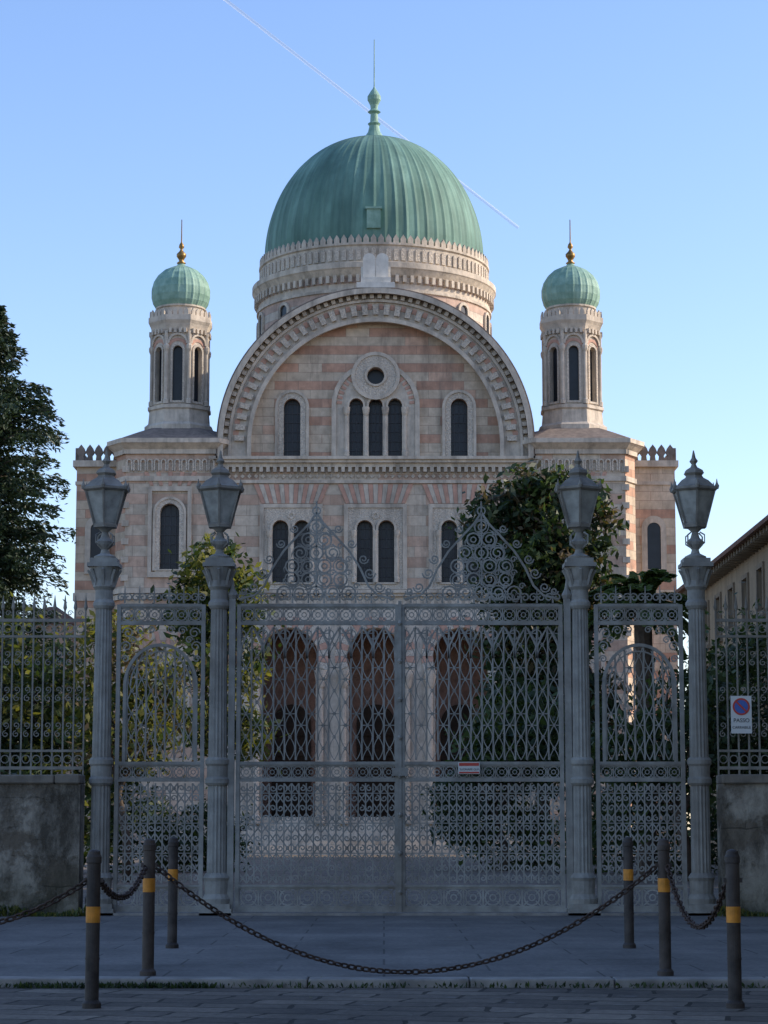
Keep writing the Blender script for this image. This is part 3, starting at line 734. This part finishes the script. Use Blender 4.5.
def trunk(parent,x,y,h,r,tips,seed=0):
    rnd=random.Random(seed); mb=MB()
    pts=[(x+rnd.uniform(-.1,.1)*k,y+rnd.uniform(-.1,.1)*k,h*k/5) for k in range(6)]
    mb.tube(pts,r*2,8,taper=.35)
    for t in tips:
        k=rnd.randint(2,5); a=Vector(pts[k]); b=Vector(t); m_=a.lerp(b,.5)+Vector((0,0,rnd.uniform(-.1,.3)))
        mb.tube([a,m_,b],r*.6,5,taper=.25)
    mb.obj('trunk',M_bark,parent,smooth=True)
L_dark=leafmat('leaf_dark',(.022,.038,.016),(.042,.062,.024),.2); L_mid=leafmat('leaf_mid',(.04,.065,.02),(.075,.105,.03),.3)
L_yel=leafmat('leaf_yellow_green',(.11,.12,.03),(.2,.175,.045),.45); L_brn=leafmat('leaf_brown',(.08,.06,.03),(.13,.09,.045),.3)
L_con=leafmat('needle_dark',(.016,.032,.016),(.032,.05,.024),.1); L_con2=leafmat('needle_light',(.035,.056,.026),(.055,.08,.036),.12)
def tree(name,blobs,ncl,npl,size,mats,tx,ty,th,tr,seed,sig=.28):
    t=empty(name); C=crown('foliage',blobs,ncl,npl,size,mats,t,seed,sig)
    rng=random.Random(seed); trunk(t,tx,ty,th,tr,[tuple(C[rng.randrange(len(C))]) for _ in range(22)],seed)
tree('magnolia_tree',[(3.8,70,10.1,1.2,1.5,1.6),(5.5,70,10.2,1.5,1.6,1.7),(4.9,69.5,8.3,2.0,2.0,1.7),(4.5,70,6.6,1.5,1.6,1.8),(5.0,69,4.4,2.2,2.0,2.0),(4.8,70.5,11.4,1.0,.9,.7),(5.9,70,7.9,.9,1.2,1.2)],500,48,.16,[L_dark,L_dark,L_mid,L_brn],4.8,70,9,.2,3,.25)
tree('oleander_shrub',[(2.9,60,2.9,1.0,1.2,1.2),(3.7,61,3.4,1.2,1.3,1.5),(2.2,60,1.6,.9,1.1,.9)],120,42,.13,[L_dark,L_mid,L_dark],3.1,60,2.6,.09,13,.23)
tree('loquat_tree',[(-3.6,50,6.5,.85,.9,.8),(-4.1,50,5.7,.7,.8,.7),(-3.1,50,5.9,.65,.7,.6),(-3.5,50,4.5,.9,.9,.8),(-3.4,50,3.2,.9,.9,.8)],150,34,.11,[L_mid,L_yel,L_yel,L_dark],-3.6,50,5.8,.08,5,.2)
tree('persimmon_tree',[(-5.6,47,4.6,1.2,1.0,.8),(-4.7,47,4.0,.9,.9,.8),(-5.2,47,3.2,1.4,1.1,.9)],150,26,.1,[L_yel,L_mid,L_yel,L_brn],-5.2,47,4.4,.07,6,.22)
tree('laurel_tree',[(-8.0,50,3.8,1.4,1.3,1.8),(-6.8,50,2.4,1.4,1.3,1.8),(-9.5,50,3.4,1.4,1.3,2.2)],240,42,.12,[L_dark,L_mid,L_yel],-8,50,4,.1,8)
tree('laurel_tree',[(6.3,48,3.0,1.2,1.2,1.5),(5.3,49,2.2,1.2,1.2,1.3),(8.2,50,3.6,1.5,1.3,2.0)],240,45,.11,[L_dark,L_mid,L_dark],6.3,48,3.4,.1,9)
hd=empty('garden_hedge'); crown('foliage',[(x,y+random.uniform(-.5,.5),.9,1.3,.8,.9) for x,y in [(-10,56),(-8,56),(-6,57),(-4.6,58),(5,56),(7,56),(9,56),(3.4,62)]]+[(-9,38,1.2,1,.7,1.2),(-7,38,1.1,1,.7,1.1)],420,40,.1,[L_dark,L_mid],hd,21,.22)
# conifer
cf=empty('fir_tree'); rng=np.random.default_rng(4); Ps=[];Us=[]; tb_=MB(); TX,TY,TH=-10.35,60,15.1
tb_.tube([(TX,TY,0),(TX,TY,7),(TX,TY,TH)],.4,8,taper=.08)
z=1.5
while z<TH-.1:
    for k in range(8):
        a=rng.uniform(0,2*pi); L=min(2.05,.2+(TH-z)*.52)*rng.uniform(.55,1.0)
        if rng.random()<.08: L*=1.15
        dz=L*.2; pts=[]
        droop=rng.uniform(.25,.5)
        def PT(t): return np.array([TX+L*t*math.cos(a),TY+L*t*math.sin(a),z+dz*t*2-droop*L*t*t])
        tb_.tube([PT(0),PT(.5),PT(1)],.035,4,taper=.3)
        n=int(34+L*100); tt=rng.uniform(.1,1.05,n)
        base=np.array([PT(t) for t in tt])
        side=np.array([-math.sin(a),math.cos(a),0]); w=rng.normal(size=n)*(.06+.17*(1-tt))*min(1,L)
        base+=side*w[:,None]; base[:,2]-=np.abs(rng.normal(size=n))*.17
        Ps.append(base); u=np.tile(np.array([math.cos(a),math.sin(a),-.3]),(n,1))+rng.normal(size=(n,3))*.5
        Us.append(u/np.linalg.norm(u,axis=1)[:,None])
    z+=.23
P=np.concatenate(Ps);U=np.concatenate(Us);V=np.cross(U,rv(rng,len(P))); V/=np.linalg.norm(V,axis=1)[:,None]
s=rng.uniform(.05,.11,len(P))[:,None]
quads(P,U*s,V*s*.32,(rng.random(len(P))<.35).astype(int),'needles',[L_con,L_con2],cf); tb_.obj('trunk',M_bark,cf)
# palm
pm=empty('palm_tree'); mb=MB(); px_,py_,pz_=6.2,55,6.5
mb.tube([(px_,py_,0),(px_+.05,py_,3),(px_,py_,pz_)],.34,10,taper=.9); mb.obj('trunk',M_bark,pm)
Ps=[];Us=[];Vs=[]
for k in range(60):
    a=rng.uniform(0,2*pi); e=rng.uniform(-.25,1.3); L=rng.uniform(1.2,1.75)
    n=50
    for i in range(n):
        t=(i+1)/n; d=Vector((math.cos(a)*math.cos(e),math.sin(a)*math.cos(e),math.sin(e)))
        p=Vector((px_,py_,pz_))+d*L*t-Vector((0,0,.55*L*t*t))
        side=Vector((-math.sin(a),math.cos(a),0))
        for sx in (-1,1):
            u=(side*sx*.7+d*.6-Vector((0,0,.3))).normalized(); l=.15*(1-.6*abs(t-.4))
            vv=u.cross(Vector((rng.normal(),rng.normal(),.6))).normalized()
            Ps.append(tuple(p+u*l)); Us.append(tuple(u*l)); Vs.append(tuple(vv*.045))
quads(np.array(Ps),np.array(Us),np.array(Vs),np.array([random.choice((0,0,1)) for _ in Ps]),'fronds',[leafmat('palm_frond',(.08,.12,.04),(.13,.17,.06),.3),L_mid],pm)
# weeds
wd=empty('weeds'); rng2=np.random.default_rng(9); n=2600
xs=np.concatenate([rng2.uniform(-6,-3.6,1300),rng2.uniform(4.1,6,1300)]); P=np.stack([xs,28.62+rng2.normal(size=n)*.06,rng2.uniform(.0,.13,n)*(.5+.5*np.sin(xs*5))],1)
U=rv(rng2,n)*.03+np.array([0,0,.035]); V=np.cross(U,rv(rng2,n))*.3
quads(P,U,V,rng2.integers(0,2,n),'blades',[L_mid,L_yel],wd)
wd2=empty('kerb_grass'); n=1400; xs=rng2.uniform(-2.6,-1.2,n); xs=np.where(rng2.random(n)<.5,xs,rng2.uniform(-3,3,n)); P=np.stack([xs,16.6+rng2.normal(size=n)*.02,-.06+rng2.uniform(0,.03,n)],1)
U=rv(rng2,n)*.014+np.array([0,0,.014]); V=np.cross(U,rv(rng2,n))*.4
quads(P,U,V,rng2.integers(0,2,n),'blades',[L_mid,L_dark],wd2)
lt=empty('fallen_leaves'); n=260; P=np.stack([rng2.uniform(-3.4,3.8,n),np.where(rng2.random(n)<.6,rng2.uniform(26.5,28.8,n),rng2.uniform(14,27,n)),np.full(n,.008)],1)
P[:,2]=np.where(P[:,1]<16.65,-.05,.008)
U=rv(rng2,n); U[:,2]*=.12; V=np.cross(U,np.tile([0,0,1.],(n,1))); s=rng2.uniform(.015,.035,n)[:,None]
quads(P,U*s,V*s*.6,rng2.integers(0,2,n),'leaves',[L_brn,L_yel],lt)

# ------------------------------------------------------------ neighbouring buildings
def palazzo(name,X,Y0,Y1,H,depth):
    B=empty(name); w=MB(); g=MB(); f=MB(); r=MB()
    def T(x,y,z): return (X+y,Y0+x,z)
    Ln=Y1-Y0; hs=[]; n=int(Ln/3.0)
    fl=[(1.5,4.0),(5.3,7.2),(H-2.3,H-.9)]
    for i in range(n):
        c=(i+.5)*Ln/n
        for a,b in fl: hs.append(rect(c-.55,c+.55,a,b))
    w.plate([rect(0,Ln,0,H)]+hs,0,.35,T=T); w.box(X+.35,X+depth,Y0,Y1,0,H)
    for h in hs:
        x0,x1=h[0][0],h[1][0]; z0,z1=h[0][1],h[2][1]
        g.plate([rect(x0,x1,z0,z1)],.28,.03,T=T)
        f.plate([rect(x0-.15,x1+.15,z0-.15,z1+.15),rect(x0,x1,z0,z1)],-.07,.07,T=T); f.box(x0-.25,x1+.25,-.16,0,z0-.27,z0-.151,T=T)
        f.box((x0+x1)/2-.03,(x0+x1)/2+.03,.2,.27,z0,z1,T=T)
    f.box(0,Ln,-.1,0,4.5,4.75,T=T); f.box(0,Ln,-.14,0,H-3.1,H-2.9,T=T)
    k=0
    while k*.6<Ln: f.box(k*.6,k*.6+.15,-.6,0,H-.28,H-.1,T=T); k+=1
    r.prism([(X-.75,Y0-.4),(X+depth+.7,Y0-.4),(X+depth+.7,Y1+.4),(X-.75,Y1+.4)],H-.1,H+.05)
    r.add([(X-.75,Y0-.4,H+.05),(X+depth+.7,Y0-.4,H+.05),(X+depth+.7,Y1+.4,H+.05),(X-.75,Y1+.4,H+.05),(X+depth/2,Y0+3,H+2.4),(X+depth/2,Y1-3,H+2.4)],[(0,1,4),(1,2,5,4),(2,3,5),(3,0,4,5)])
    w.obj('walls',M_beige,B); g.obj('windows',M_glass,B); f.obj('frames',basic('stone_trim',(.27,.21,.145),var=.2,streak=.4),B); r.obj('tiled_roof',M_tile,B)
palazzo('long_garden_building',12.3,44.5,92,10.4,9)
palazzo('unseen_shade_palazzo',8.6,-25,43,14.5,12)  # unseen building added at right to shade street, gate and near gravel
hb=empty('small_house'); mb=MB(); mb.box(-17.5,-15.2,112,118,0,11); mb.obj('walls',basic('pink_plaster',(.5,.34,.26),var=.1),hb)
mb=MB(); mb.prism([(-17.9,111.6),(-14.8,111.6),(-14.8,118.4),(-17.9,118.4)],11,12,poly2=[(-16.6,113.5),(-16.2,113.5),(-16.2,117),(-16.6,117)]); mb.obj('roof',M_tile,hb)
mb=MB(); mb.box(-16.8,-16.2,111.95,112,8,9.6); mb.obj('window',M_glass,hb)

# contrail
m,nt,b,out=newmat('contrail_vapour'); b.inputs['Base Color'].default_value=(.9,.9,.9,1); b.inputs['Roughness'].default_value=1
b.inputs['Alpha'].default_value=.2
mb=MB(); mb.tube([(-250,3000,1146),(180,3000,800)],3.2,8); mb.obj('contrail',m,None,smooth=True)

# ------------------------------------------------------------ light
EL=28
w=bpy.data.worlds.new('World'); scene.world=w; w.use_nodes=True; nt=w.node_tree
sky=nt.nodes.new('ShaderNodeTexSky'); sky.sky_type='NISHITA'; sky.sun_disc=False
sky.sun_elevation=math.radians(EL); sky.sun_rotation=math.radians(84); sky.air_density=1.0; sky.dust_density=.8; sky.ozone_density=1.3; sky.altitude=50
bg=nt.nodes['Background']
hs_=nt.nodes.new('ShaderNodeHueSaturation'); hs_.inputs['Saturation'].default_value=1.12
tint=mix(nt,1.0,hs_.outputs[0],(.93,.89,1.0),'MULTIPLY')
nt.links.new(sky.outputs[0],hs_.inputs['Color']); nt.links.new(tint,bg.inputs[0]); bg.inputs[1].default_value=.275
sl=bpy.data.lights.new('sun','SUN'); sl.energy=5; sl.angle=math.radians(.53); sl.color=(1,.88,.72)
so=bpy.data.objects.new('sun',sl); COL.objects.link(so)
az=math.radians(84); d=Vector((math.sin(az)*math.cos(math.radians(EL)),math.cos(az)*math.cos(math.radians(EL)),math.sin(math.radians(EL))))
so.rotation_euler=(-d).to_track_quat('-Z','Y').to_euler(); so.location=(60,0,60)
cam=bpy.data.cameras.new('camera'); co=bpy.data.objects.new('camera',cam); COL.objects.link(co)
co.location=(0,0,1.05); co.rotation_euler=(math.radians(90+7.87),0,0)
cam.sensor_fit='VERTICAL'; cam.sensor_height=24; cam.lens=2300/1024*24; cam.clip_end=8000
scene.camera=co
